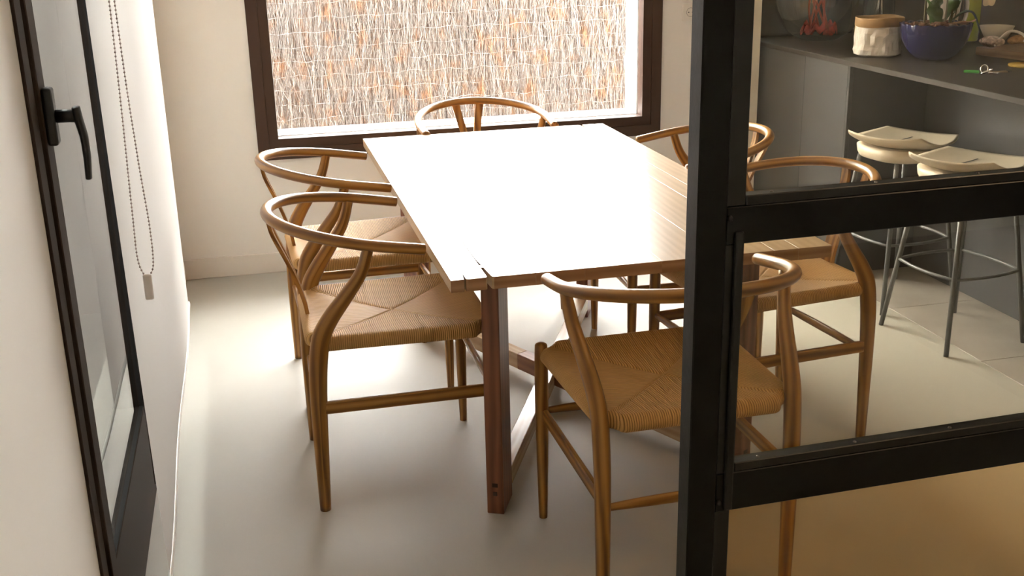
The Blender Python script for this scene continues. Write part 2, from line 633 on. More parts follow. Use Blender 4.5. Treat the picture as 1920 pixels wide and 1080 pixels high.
# ---- outside: paving, brushwood fence, added light-blocking side passage and eave
struct(MB().box((-6, 2.90, -0.32), (9, 9.0, -0.2)).build('ground', M_outground))
struct(MB().box((-2.3, -3.9, -0.32), (-1.05, 2.90, -0.2)).build('ground_side', M_dimground))
struct(MB().box((-2.5, -4.0, -0.3), (-2.3, 4.5, 2.6)).build('blocker_wall_outside', M_dimwall))  # added dark wall, narrows the sky and dims the door view
struct(MB().box((-2.3, -4.1, -0.2), (-1.05, -3.9, 2.6)).box((-2.3, 2.90, -0.2), (-1.0, 3.05, 2.6)).build('blocker_wall_passage', M_dimwall))  # added end walls, shut bright sky and paving out of the passage
struct(MB().box((-2.5, -4.1, 2.6), (-1.48, 3.05, 2.72)).build('blocker_roof_passage', M_dimwall))  # added unseen roof, cuts sky light falling into the passage

struct(MB().box((-1.0, 2.90, 2.44), (5.0, 3.60, 2.60)).build('blocker_eave', M_blocker))  # added unseen eave, cuts direct sky light on the floor
FY, FTOP = 4.60, 1.50
random.seed(7)
fence = thing('brushwood_fence', 'brown brushwood fence bound with pale wires outside the window', 'fence', (0.6, FY, -0.2))
tw = MB()
M_twig, nt, b = new_mat('heather twigs')
geo = nt.nodes.new('ShaderNodeNewGeometry')
col = ramp(nt, geo.outputs['Random Per Island'],
           [(0.0, (0.085, 0.060, 0.048)), (0.25, (0.135, 0.107, 0.093)), (0.5, (0.18, 0.152, 0.137)), (0.75, (0.215, 0.186, 0.168)), (0.94, (0.26, 0.23, 0.205)), (1.0, (0.36, 0.33, 0.30))])
tcf = nt.nodes.new('ShaderNodeTexCoord')
mpf = nt.nodes.new('ShaderNodeMapping')
mpf.inputs['Scale'].default_value = (13, 13, 8.0)
nt.links.new(tcf.outputs['Object'], mpf.inputs['Vector'])
nzf = nt.nodes.new('ShaderNodeTexNoise')
nzf.inputs['Scale'].default_value = 1.0
nzf.inputs['Detail'].default_value = 3
nt.links.new(mpf.outputs[0], nzf.inputs['Vector'])
mxf = nt.nodes.new('ShaderNodeMix')
mxf.data_type = 'RGBA'
nt.links.new(ramp(nt, nzf.outputs['Fac'], [(0.54, (0, 0, 0)), (0.72, (0.75, 0.75, 0.75))]), mxf.inputs['Factor'])
nt.links.new(col, mxf.inputs['A'])
mxf.inputs['B'].default_value = (0.27, 0.115, 0.045, 1)     # rust-coloured heather tips
nt.links.new(mxf.outputs['Result'], b.inputs['Base Color'])
b.inputs['Roughness'].default_value = 0.8


def bundle(x, z):
    """the wires pinch the heather into bundles: how far the face bulges out here"""
    row = math.floor(z / 0.088)
    px = x / 0.068 + 0.8 * noise.noise(Vector((x * 6, row * 1.7, 0)))
    return 0.018 * abs(math.sin(PI * px)) ** 0.6 * (0.35 + 0.65 * abs(math.sin(PI * (z - 0.05) / 0.088)) ** 0.6)


def add_twig(x, z0, ln, dx, dyy, r, y, n=3, curl=0.006):
    base = len(tw.v)
    bx, ph = random.uniform(-1, 1) * curl, random.random() * 6
    for i in range(n + 1):
        t = i / n
        cx_ = x + dx * t + bx * math.sin(t * 5 + ph)
        cz_ = z0 + ln * t
        cy_ = y + dyy * t + 0.004 * math.sin(t * 7 + ph) - bundle(cx_, cz_)
        rr = r * (1 - 0.55 * t)
        for a in (-0.5, 1.6, 3.7):
            tw.v.append((cx_ + rr * math.cos(a), cy_ + rr * math.sin(a), cz_))
    for i in range(n):
        for k in range(3):
            k2 = (k + 1) % 3
            tw.face((base + i * 3 + k, base + i * 3 + k2, base + (i + 1) * 3 + k2, base + (i + 1) * 3 + k), None, 0, True)


FX0, FX1 = -2.0, 3.4
for i in range(30000):
    x = random.uniform(FX0, FX1)
    zc = random.uniform(-0.05, FTOP)
    ln = random.uniform(0.08, 0.30)
    ln = min(ln, FTOP + 0.22 - zc)
    add_twig(x - 0.0, zc, ln, random.gauss(0, 0.024), random.gauss(0, 0.006), random.uniform(0.0009, 0.0026), random.uniform(-0.022, 0.006), 4, 0.010)
for i in range(4500):     # stray curled fibres on the face
    x = random.uniform(FX0, FX1)
    zc = random.uniform(0.1, FTOP)
    add_twig(x, zc, random.uniform(0.05, 0.16), random.gauss(0, 0.04), random.gauss(-0.004, 0.006), random.uniform(0.0007, 0.0015), -0.024, 4, 0.022)
for v_i, v in enumerate(tw.v):
    tw.v[v_i] = (v[0] - 0.6, v[1], v[2] + 0.2)
o = tw.build('twigs', M_twig, fence)
o['kind'] = 'stuff'
M_backing = plain('matted twigs behind', (0.20, 0.13, 0.09), 0.95, noise_amt=0.35, noise_scale=30)
MB().box((FX0 - 0.6, 0.012, 0.0), (FX1 - 0.6, 0.05, FTOP + 0.2)).build('matted_core', M_backing, fence)
M_wire = plain('galvanised binding wire', (0.42, 0.405, 0.385), 0.4, metal=0.3)
wz = 0.05
for i in range(22):
    z = 0.05 + i * 0.088
    pts = []
    n = 160
    for j in range(n + 1):
        x = FX0 - 0.6 + (FX1 - FX0) * j / n
        pts.append((x, -0.028 + random.uniform(-0.007, 0.010), z + 0.2 + 0.006 * math.sin(j * 0.9 + i * 2) + random.uniform(-0.004, 0.004)))
    MB().tube(pts, 0.0010, seg=4).build('wire', M_wire, fence)

# ---- left glazed door: frame, two sashes, handle
door = struct(bpy.data.objects.new('door_1', None))
C.objects.link(door)
FXI = LX + 0.006          # room face of the frame


def vert_member(name, y0, y1, z0, z1, x0, x1, mat, bevel=0.002):
    return MB().box((x0, y0, z0), (x1, y1, z1), bevel=bevel).build(name, mat, door)


# outer frame
vert_member('frame_stile', dy0, dy0 + 0.060, 0.0, dz1, LX - 0.075, FXI, M_doorframe)
vert_member('frame_stile', dy1 - 0.06, dy1, 0.0, dz1, LX - 0.075, FXI, M_doorframe)
vert_member('frame_head', dy0 + 0.061, dy1 - 0.061, dz1 - 0.06, dz1, LX - 0.075, FXI, M_doorframe)
vert_member('threshold', dy0 + 0.061, dy1 - 0.061, 0.0, 0.04, LX - 0.075, FXI, M_doorframe)
# opening sash next to the camera
S0, S1 = dy0 + 0.072, 0.610
SX = LX + 0.012
PX = LX - 0.004           # plane of the glass
RZ = 0.290                # top of the bottom rail
vert_member('gap_gasket', dy0 + 0.061, S0 - 0.001, 0.041, dz1 - 0.061, LX - 0.07, LX - 0.016, M_gasket)
vert_member('sash_stile', S0, S0 + 0.068, 0.045, dz1 - 0.065, LX - 0.07, SX, M_doorframe)
vert_member('sash_stile', S1 - 0.085, S1, 0.045, dz1 - 0.065, LX - 0.07, SX, M_doorframe)
vert_member('sash_rail', S0 + 0.0685, S1 - 0.0855, 0.045, RZ, LX - 0.07, SX - 0.003, M_doorframe)
vert_member('sash_rail', S0 + 0.0685, S1 - 0.0855, dz1 - 0.15, dz1 - 0.065, LX - 0.07, SX - 0.003, M_doorframe)
MB().box((PX - 0.003, S0 + 0.066, RZ - 0.002), (PX, S1 - 0.083, dz1 - 0.148)).build('pane', M_dglass, door)
# glazing gaskets
for (ya, yb, za, zb) in ((S0 + 0.0685, S0 + 0.0725, RZ + 0.0045, dz1 - 0.1555), (S1 - 0.0895, S1 - 0.0855, RZ + 0.0045, dz1 - 0.1555), (S0 + 0.0685, S1 - 0.0855, RZ + 0.0005, RZ + 0.004)):
    vert_member('glazing_gasket', ya, yb, za, zb, PX + 0.0005, SX - 0.005, M_gasket, bevel=0)
# fixed light beyond
vert_member('mullion', S1 + 0.001, S1 + 0.075, 0.041, dz1 - 0.061, LX - 0.075, FXI, M_doorframe)
vert_member('fixed_rail', S1 + 0.076, dy1 - 0.061, 0.041, 0.12, LX - 0.07, LX, M_doorframe)
MB().box((LX - 0.025, S1 + 0.0755, 0.119), (LX - 0.022, dy1 - 0.0605, dz1 - 0.061)).build('pane', M_dglass, door)
# handle
hd = MB().box((SX, -0.358, 1.186), (SX + 0.018, -0.322, 1.290), bevel=0.005, seg=2).build('door_handle', M_handle, door)
MB().tube([(SX + 0.018, -0.342, 1.238), (SX + 0.060, -0.342, 1.237)], 0.012, seg=16).build('neck', M_handle, hd)
MB().tube([(SX + 0.054, -0.343, 1.252), (SX + 0.056, -0.343, 1.230), (SX + 0.061, -0.341, 1.198), (SX + 0.061, -0.338, 1.160), (SX + 0.058, -0.335, 1.120)],
          [(0.0075, 0.016), (0.008, 0.016), (0.0075, 0.0145), (0.007, 0.012), (0.006, 0.010)], seg=14, side=(1, 0, 0), dome=0.003).build('lever', M_handle, hd)

# ================================================================== GLASS PARTITION in front
PY = -0.90
PANG = R(1.6)
part = struct(bpy.data.objects.new('partition', None))
C.objects.link(part)
part.location = (0.2435, PY, 0)
part.rotation_euler = (0, 0, PANG)
PW = 1.25
ZU0, ZU1, ZM0, ZM1 = 1.134, 1.054, 0.660, 0.569     # upper glass bottom, mid rail bottom, mid glass bottom, lower rail bottom
MB().box((0, 0, 0), (0.052, 0.044, 2.4), bevel=0.002).build('post', M_black, part)
MB().box((PW, 0, 0), (PW + 0.052, 0.034, 2.4), bevel=0.002).build('post', M_black, part)
for z0, z1 in ((ZU1, ZU0 - 0.018), (ZM1, ZM0 - 0.018), (0.0, 0.1), (2.30, 2.4)):
    MB().box((0.052, 0.002, z0), (PW, 0.034, z1), bevel=0.0015).build('rail', M_black, part)
# glazing beads round each of the three panes
for (z0, z1, dep) in ((ZU0 - 0.018, 2.30, 0.006), (ZM0 - 0.018, ZU1, 0.004), (0.1, ZM1, 0.014)):
    MB().box((0.052, dep, z0), (0.086, 0.031, z1), bevel=0.0015).build('bead', M_bead, part)
    MB().box((PW - 0.03, dep, z0), (PW, 0.031, z1), bevel=0.0015).build('bead', M_bead, part)
    MB().box((0.0865, 0.004, z0), (PW - 0.0305, 0.031, z0 + 0.017), bevel=0.0015).build('bead', M_bead, part)
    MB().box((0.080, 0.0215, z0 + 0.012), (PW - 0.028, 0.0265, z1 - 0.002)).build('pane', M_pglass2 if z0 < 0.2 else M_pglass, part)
MB().box((0.066, -0.005, ZM1 + 0.004), (0.0825, 0.0035, ZU1 + 0.022), bevel=0.004, seg=2).build('bead', M_bead, part)
for zz in (ZM1 + 0.02, ZU1 + 0.045):
    MB().lathe([(0.0005, -0.005), (0.004, -0.004), (0.005, 0.0), (0.003, 0.004), (0.0005, 0.005)], 8).build('weld', M_bead, part, (0.057, 0.0, zz))
scr = MB().lathe([(0.0032, 0.0), (0.0030, 0.0012), (0.0018, 0.0022), (0.0003, 0.0026)], 12)
s0 = None
for z in (ZM0 - 0.001, ZU0 - 0.001):
    for x in (0.135, 0.325, 0.52):
        if s0 is None:
            s0 = scr.build('screw', M_screw, part, (x, 0.014, z))
        else:
            share(s0, 'screw', part, (x, 0.014, z))

# ================================================================== TABLE
TH, TT = 0.745, 0.031
table = thing('dining_table', 'large pale oak dining table with crossed stretchers and reddish plank legs', 'table', (0.5, 0.958, 0))
TW, TL = 0.997, 1.916


def tb(outline):
    o = MB().prism([(x - 0.5, y - 0.958) for x, y in outline], TH - TT, TH, bevel=0.0006, axis=1).build('tabletop_board', [W_table, W_end], table)
    for p in o.data.polygons:
        if abs(p.normal.y) > 0.8:
            p.material_index = 1          # end grain
    return o


edges = [0.0925, 0.21, 0.334, 0.534, 0.690, 0.838, TW - 0.0925]
# slotted edge boards (near left and far right carry an open slot and a short kerf)
tb([(0, 0), (0.0325, 0), (0.0365, 0.05), (0.0385, 0.05), (0.0375, 0.004), (0.043, 0), (0.086, 0), (0.090, 0.006), (0.0905, 0.155), (0.0918, TL), (0, TL)])
tb([(0.106, 0), (0.2094, 0), (0.2094, TL), (0.0928, TL), (0.0928, 0.157), (0.101, 0.006)])
for a, c_ in zip(edges[1:-2], edges[2:-1]):
    tb([(a + 0.00015, 0), (c_ - 0.00015, 0), (c_ - 0.00015, TL), (a + 0.00015, TL)])
W_, L_ = TW, TL
tb([(0.8383, 0), (W_ - 0.0928, 0), (W_ - 0.0928, L_ - 0.157), (W_ - 0.101, L_ - 0.006), (W_ - 0.106, L_), (0.8383, L_)])
tb([(W_ - 0.0918, 0), (W_, 0), (W_, L_), (W_ - 0.0325, L_), (W_ - 0.0365, L_ - 0.05), (W_ - 0.0385, L_ - 0.05), (W_ - 0.0375, L_ - 0.004),
    (W_ - 0.043, L_), (W_ - 0.086, L_), (W_ - 0.090, L_ - 0.006), (W_ - 0.0905, L_ - 0.155)])
for sx in (-1, 1):
    q = MB().box((-0.011, -0.009, TH - 0.026), (0.011, 0.009, TH + 0.0004), bevel=0.0006).build('slot_key', W_table, table, (sx * (0.5 - 0.096), sx * (0.958 - 0.09) * 1.0, 0))
# legs: planks turned to point along the diagonals
DA = math.atan2(0.692, 1.46)      # angle of the diagonal from the long axis
for sx in (-1, 1):
    for syy in (-1, 1):
        px, py = sx * 0.346, syy * 0.730
        ang = -DA if sx * syy > 0 else DA
        lg = MB().box((-0.0235, -0.056, 0), (0.0235, 0.056, TH - TT), bevel=0.002).build('leg', W_leg, table, (px, py, 0), (0, 0, ang))
        for zz in (0.062, 0.088):
            MB().box((-0.006 - 0.002 * (zz > 0.07), -0.0574 if syy < 0 else 0.0556, zz - 0.006), (0.006 + 0.002 * (zz > 0.07), -0.0556 if syy < 0 else 0.0574, zz + 0.006), bevel=0.0005).build('peg', M_peg, lg)
# crossed stretchers, half lapped at the middle in darker wood
hl = math.hypot(0.346, 0.730)
LAP = 0.150
for s_, z0, z1 in ((1, 0.035, 0.092), (-1, 0.040, 0.097)):
    ang = -DA * s_
    for e in (-1, 1):
        MB().box((-0.024, LAP + 0.0005 if e > 0 else -(hl - 0.058), z0), (0.024, hl - 0.058 if e > 0 else -LAP - 0.0005, z1), bevel=0.002).build('stretcher', W_beam, table, (0, 0, 0), (0, 0, ang))
MB().box((-0.0245, -LAP, 0.0395), (0.0245, LAP, 0.0975), bevel=0.002).build('lap_joint', W_lap, table, (0, 0, 0), (0, 0, DA))
for e in (-1, 1):
    MB().box((-0.024, 0.0327 if e > 0 else -LAP, 0.035), (0.024, LAP if e > 0 else -0.0327, 0.092), bevel=0.001).build('lap_joint', W_beam, table, (0, 0, 0), (0, 0, -DA))

# ================================================================== WISHBONE-STYLE CHAIRS


def smooth_path(P, n=6):
    """Catmull-Rom through points (tuples of any length)"""
    out = []
    N = len(P)
    for i in range(N - 1):
        p0, p1, p2, p3 = P[max(i - 1, 0)], P[i], P[i + 1], P[min(i + 2, N - 1)]
        for k in range(n):
            t = k / n
            out.append(tuple(0.5 * ((2 * b_) + (-a + c_) * t + (2 * a - 5 * b_ + 4 * c_ - d_) * t * t + (-a + 3 * b_ - 3 * c_ + d_) * t ** 3)
                             for a, b_, c_, d_ in zip(p0, p1, p2, p3)))
    out.append(tuple(P[-1]))
    return out


def bow_pts():
    we, wm, ye, yb, ze, zb = 0.2722, 0.2757, 0.0642, -0.3288, 0.7434, 0.8077
    ym = yb + wm * 1.02
    half = []
    for i in range(0, 25):
        t = PI / 2 * i / 24
        half.append((wm * math.sin(t), ym - (ym - yb) * math.cos(t)))
    for i in range(1, 9):
        k = i / 8
        half.append((wm + (we - wm) * k ** 1.5, ym + (ye - ym) * k))
    pts = [(-x, y) for x, y in half[::-1]] + half[1:]
    out = []
    for x, y in pts:
        u = (y - yb) / (ye - yb)
        out.append((x, y, zb + (ze - zb) * u))
    return out


def make_chair(label):
    t = thing('wishbone_chair', label, 'chair', group='wooden chairs around the dining table')
    # curved back and arm rail in one
    bp_ = bow_pts()
    n = len(bp_)
    rad = []
    for i in range(n):
        q = abs(i - n // 2) / (n // 2)
        rad.append((0.0148 + 0.0012 * (1 - q), 0.0165))
    MB().tube(bp_, rad, seg=16, side=(0, 0, 1), dome=0.004).build('top_rail', W_chair, t)
    # rear legs: upright, then sweeping forward to the rail
    for s in (-1, 1):
        P = [(s * 0.232, -0.2427, 0.0, 0.0150, 0.0155), (s * 0.232, -0.241, 0.12, 0.0165, 0.0185), (s * 0.232, -0.238, 0.30, 0.0185, 0.0225),
             (s * 0.233, -0.232, 0.42, 0.0195, 0.0250), (s * 0.235, -0.218, 0.51, 0.0195, 0.0255), (s * 0.240, -0.190, 0.566, 0.0190, 0.0235),
             (s * 0.250, -0.145, 0.628, 0.0175, 0.0200), (s * 0.261, -0.104, 0.690, 0.0160, 0.0170), (s * 0.270, -0.082, 0.757, 0.0140, 0.0150)]
        P = smooth_path(P, 4)
        MB().tube([p[:3] for p in P], [(p[3], p[4]) for p in P], seg=16, side=(1, 0, 0)).build('leg', W_chair, t)
    # turned front legs with a domed top above the seat rail
    for s in (-1, 1):
        P = [(s * 0.242, 0.2427, 0.0, 0.0115), (s * 0.242, 0.2427, 0.14, 0.0150), (s * 0.242, 0.2425, 0.32, 0.0178), (s * 0.242, 0.2420, 0.45, 0.0178), (s * 0.242, 0.2415, 0.505, 0.0165)]
        P = smooth_path(P, 4)
        MB().tube([p[:3] for p in P], [p[3] for p in P], seg=16, dome=0.008).build('leg', W_chair, t)
    # Y splat: a leaning stem that forks into two prongs
    prof = smooth_path([(-0.2375, 0.470), (-0.246, 0.545), (-0.277, 0.650), (-0.317, 0.752), (-0.327, 0.800)], 5)

    def halfwidth(z):
        return 0.020 + 0.012 * max(0, 1 - (z - 0.47) / 0.1)
    sp_ = MB()
    zf = 0.585

    def strip(cx0, cx1, w0, w1, z0, z1, hw=None):
        rings = []
        pp = [p for p in prof if z0 - 1e-6 <= p[1] <= z1 + 1e-6]
        if pp[0][1] > z0 + 1e-4:
            pp = [interp(z0)] + pp
        if pp[-1][1] < z1 - 1e-4:
            pp = pp + [interp(z1)]
        base = len(sp_.v)
        for y, z in pp:
            u = (z - z0) / (z1 - z0)
            uu = u ** 1.15
            cx_ = cx0 + (cx1 - cx0) * uu
            w_ = w0 + (w1 - w0) * u
            th = 0.0055
            for dx, dd in ((-w_, -th), (w_, -th), (w_, th), (-w_, th)):
                sp_.v.append((cx_ + dx, y + dd, z))
        m = len(pp)
        for i in range(m - 1):
            for k in range(4):
                k2 = (k + 1) % 4
                a, b2, c2, d2 = base + i * 4 + k, base + i * 4 + k2, base + (i + 1) * 4 + k2, base + (i + 1) * 4 + k
                za, zb_ = pp[i][1], pp[i + 1][1]
                sp_.face((a, b2, c2, d2), [(za, sp_.v[a][0]), (za, sp_.v[b2][0] + (k % 2) * 0.01), (zb_, sp_.v[c2][0] + (k % 2) * 0.01), (zb_, sp_.v[d2][0])])
        sp_.face([base + k for k in range(4)][::-1])
        sp_.face([base + (m - 1) * 4 + k for k in range(4)])

    def interp(z):
        for (y0, z0), (y1, z1) in zip(prof[:-1], prof[1:]):
            if z0 <= z <= z1:
                return (y0 + (y1 - y0) * (z - z0) / (z1 - z0), z)
        return prof[-1]
    strip(0, 0, 0.030, 0.0275, 0.470, zf)
    strip(-0.0135, -0.056, 0.0140, 0.0170, zf - 0.002, 0.800)
    strip(0.0135, 0.056, 0.0140, 0.0170, zf - 0.002, 0.800)
    sp_.build('splat', W_chair, t)
    # woven seat: rounded rail edges, dished middle, seams along the diagonals
    seat = MB()
    N = 32
    prs = []

    def outline(u, v):
        hw = 0.230 + 0.008 * v        # wider at the front
        cu, cv = max(0.0, (abs(u) - 0.84) / 0.16), max(0.0, (abs(v) - 0.84) / 0.16)
        k = 1 - 0.115 * min(1.0, cu) * min(1.0, cv)      # corners cut back round the legs
        return (u * hw * k, v * 0.2385 * k)
    per = []
    for i in range(N):
        per.append((-1 + 2 * i / N, -1))
    for i in range(N):
        per.append((1, -1 + 2 * i / N))
    for i in range(N):
        per.append((1 - 2 * i / N, 1))
    for i in range(N):
        per.append((-1, 1 - 2 * i / N))
    nP = len(per)
    rr = 0.0215
    ZT = 0.5125

    def ztop(u, v):
        d = abs(abs(u) - abs(v))
        seam = -0.0035 * math.exp(-(d / 0.025) ** 2) * (1 if max(abs(u), abs(v)) < 0.97 else 0)
        return ZT - 0.020 * (1 - max(abs(u), abs(v)) ** 2.0) + seam
    rings = []
    nr = 22
    for i in range(1, nr + 1):
        m = i / nr
        rings.append([(*outline(a * m, b_ * m), ztop(a * m, b_ * m)) for a, b_ in per])
    for k in range(1, 9):
        an = PI * k / 8
        ring = []
        for a, b_ in per:
            x, y = outline(a, b_)
            ox = a if abs(a) >= abs(b_) - 1e-9 else 0
            oy = b_ if abs(b_) >= abs(a) - 1e-9 else 0
            l = math.hypot(ox, oy)
            off = math.sin(an) * rr
            ring.append((x + (ox / l) * off, y + (oy / l) * off, ZT - rr + rr * math.cos(an)))
        rings.append(ring)
    for i in range(nr - 1, 0, -3):
        m = i / nr
        rings.append([(*outline(a * m, b_ * m), ZT - 2 * rr - 0.002 * (1 - m)) for a, b_ in per])
    seat.v.append((0, 0, ztop(0, 0)))
    for rg in rings:
        seat.v += rg
    for k in range(nP):
        seat.face((0, 1 + k, 1 + (k + 1) % nP), None, 0, True)
    for i in range(len(rings) - 1):
        for k in range(nP):
            k2 = (k + 1) % nP
            seat.face((1 + i * nP + k, 1 + (i + 1) * nP + k, 1 + (i + 1) * nP + k2, 1 + i * nP + k2), None, 0, True)
    seat.face([1 + (len(rings) - 1) * nP + k for k in range(nP)])
    seat.build('seat', M_cord, t)
    # stretchers
    for s in (-1, 1):
        MB().box((s * 0.236 - 0.0075, -0.226, 0.292), (s * 0.236 + 0.0075, 0.232, 0.327), bevel=0.003, mat=Matrix.Identity(4)).build('side_stretcher', W_chair, t)
    P = [(-0.222, -0.2385, 0.286, 0.009, 0.007), (-0.1, -0.2385, 0.288, 0.0135, 0.009), (0.1, -0.2385, 0.288, 0.0135, 0.009), (0.222, -0.2385, 0.286, 0.009, 0.007)]
    P = smooth_path(P, 4)
    MB().tube([p[:3] for p in P], [(p[3], p[4]) for p in P], seg=12, side=(0, 0, 1)).build('back_stretcher', W_chair, t)
    P = [(-0.232, 0.2425, 0.318, 0.009, 0.007), (-0.1, 0.2425, 0.320, 0.0135, 0.009), (0.1, 0.2425, 0.320, 0.0135, 0.009), (0.232, 0.2425, 0.318, 0.009, 0.007)]
    P = smooth_path(P, 4)
    MB().tube([p[:3] for p in P], [(p[3], p[4]) for p in P], seg=12, side=(0, 0, 1)).build('front_stretcher', W_chair, t)
    return t


chair = make_chair('wooden wishbone chair at the near end of the table, partly behind the black post')
chair.location = (0.497, -0.113, 0)
chair.rotation_euler = (0, 0, 0.009)
dup(chair, (-0.081, 0.562, 0), -1.572, 'wooden wishbone chair beside the white blind, first from the near table corner')
dup(chair, (-0.082, 1.296, 0), -1.539, 'wooden wishbone chair beside the white blind, second from the near table corner')
dup(chair, (0.524, 1.993, 0), 3.199, 'wooden wishbone chair at the far table end with its back against the window')
dup(chair, (1.068, 1.253, 0), 1.541, 'wooden wishbone chair on the kitchen side of the table, farther from the glass partition')
dup(chair, (1.068, 0.539, 0), 1.671, 'wooden wishbone chair on the kitchen side of the table, nearer the glass partition')

# ================================================================== ROLLER BLIND with bead chain
bl = thing('roller_blind', 'white fabric roller blind pulled down over the left glazed door', 'blind', (-0.705, 0.63, 0))
bl.rotation_euler = (0, 0, 0.0105)
BY0, BY1, HZ = -0.985, 0.955, 0.205


def blind_pt(u, v, off=0.0):
    # u along y, v from hem (0) to top (1)
    y = BY0 + (BY1 - BY0) * u
    z = HZ + v * (2.33 - HZ)
    x = 0.004 * math.sin(u * 9 + 1.0) * (1 - v)
    y += 0.10 * (1 - v) ** 2 * (1 - u) + 0.03 * (1 - v) * u
    return (x + off, y, z)


fb = MB()
fb.grid(lambda u, v: blind_pt(u, v, 0.0004), 40, 24)
fb.build('blind_fabric', M_blind, bl)
hb = MB()
hb.tube([blind_pt(-0.012, 0)] + [blind_pt(i / 20, 0) for i in range(21)] + [blind_pt(1.03, 0)], [(0.011, 0.0045)] * 23, seg=10, side=(0, 0, 1))
hb.build('hem_bar', M_weight, bl)
MB().tube([(-0.026, BY0, 2.345), (-0.026, BY1, 2.345)], 0.026, seg=20).build('roller_tube', M_weight, bl)
for y in (BY0 - 0.012, BY1 + 0.012):
    MB().box((-0.094, y - 0.008, 2.30), (0.012, y + 0.008, 2.385), bevel=0.003).build('bracket', M_weight, bl)
# bead chain loop hanging across the blind's face, in the frame of the blind
ch = MB()
inv = (Matrix.Translation((-0.705, 0.63, 0)) @ Matrix.Rotation(0.0105, 4, 'Z')).inverted()
CY = -0.30
LS = [(-0.650, CY, 2.34), (-0.657, CY, 1.435), (-0.665, CY, 1.06), (-0.667, CY, 0.95), (-0.659, CY, 0.914)]
RS = [(-0.650, CY - 0.02, 2.34), (-0.648, CY, 1.435), (-0.643, CY, 1.16), (-0.637, CY, 1.01), (-0.639, CY, 0.935), (-0.648, CY, 0.912)]


def resample(P, step):
    P = [Vector(p) for p in P]
    out = [P[0]]
    acc = 0
    for a, b_ in zip(P[:-1], P[1:]):
        L = (b_ - a).length
        d = step - acc
        while d <= L:
            out.append(a + (b_ - a) * (d / L))
            d += step
        acc = (acc + L) % step if L < step else L - (d - step)
    return out


for S in (LS, RS):
    pts = [inv @ Vector(p) for p in smooth_path(S, 10)]
    ch.tube(pts, 0.0006, seg=5)
    for p in resample(pts, 0.0075):
        base = len(ch.v)
        r = 0.0021
        ch.lathe([(0.0003, -r), (r * 0.75, -r * 0.66), (r, 0), (r * 0.75, r * 0.66), (0.0003, r)], 7, center=p)
o = ch.build('bead_chain', M_chain, bl)
wt = MB()
wc = inv @ Vector((-0.6535, CY, 0.888))
wt.box((wc.x - 0.0085, wc.y - 0.005, wc.z - 0.026), (wc.x + 0.0085, wc.y + 0.005, wc.z + 0.027), bevel=0.004, seg=3)
wt.build('chain_weight', M_weight, bl)

# ================================================================== KITCHEN ISLAND, TALL UNITS
CT = 0.955
IX = 2.09
isl = thing('island_cabinet', 'grey lacquered cabinet block under the dark counter next to the window wall', 'cabinet', (2.5, 2.26, 0))
MB().box((IX + 0.018 - 2.5, 1.862 - 2.26, 0.0), (3.3 - 2.5, 2.88 - 2.26, CT - 0.0225)).build('body', M_cab, isl)
for y0, y1 in ((1.880, 2.262), (2.265, 2.88)):
    MB().box((IX - 2.5, y0 - 2.26, 0.004), (IX + 0.0175 - 2.5, y1 - 2.26, CT - 0.023), bevel=0.001).build('door', M_cab, isl)
MB().box((IX - 2.5, 1.862 - 2.26, 0.0), (IX + 0.0175 - 2.5, 1.878 - 2.26, CT - 0.023), bevel=0.001).build('side_panel', M_cab, isl)
isl2 = thing('island_cabinet', 'long grey island base panel set back behind the bar stools', 'cabinet', (2.9, 0.2, 0))
MB().box((2.47 - 2.9, -2.2 - 0.2, 0.0), (3.3 - 2.9, 1.860 - 0.2, CT - 0.0225)).build('body', M_cab, isl2)
ctop = tag(MB().box((2.08, -2.25, CT - 0.022), (3.36, 2.90, CT), bevel=0.002).build('countertop', M_counter), 'dark brown countertop slab running along the kitchen island', 'countertop')
for nm, x0, x1, m_, lab in (('tall_cabinet', 2.10, 2.72, M_tall, 'black tall kitchen cabinet behind the round glass vase'),
                            ('tall_cabinet', 2.724, 3.42, M_tall2, 'dark brown tall kitchen cabinet behind the orchid bowl'),
                            ('tall_cabinet', 3.424, 4.75, M_tall3, 'wide grey brown tall kitchen cabinet behind the plates')):
    t = thing(nm, lab, 'cabinet', ((x0 + x1) / 2, 3.1, 0))
    hw = (x1 - x0) / 2
    MB().box((-hw, -0.12, 0), (hw, 0.14, 2.5)).build('body', m_, t)
    MB().box((-hw + 0.001, -0.140, 0.004), (hw - 0.001, -0.1205, 2.496), bevel=0.001).build('door', m_, t)

# ================================================================== BAR STOOLS


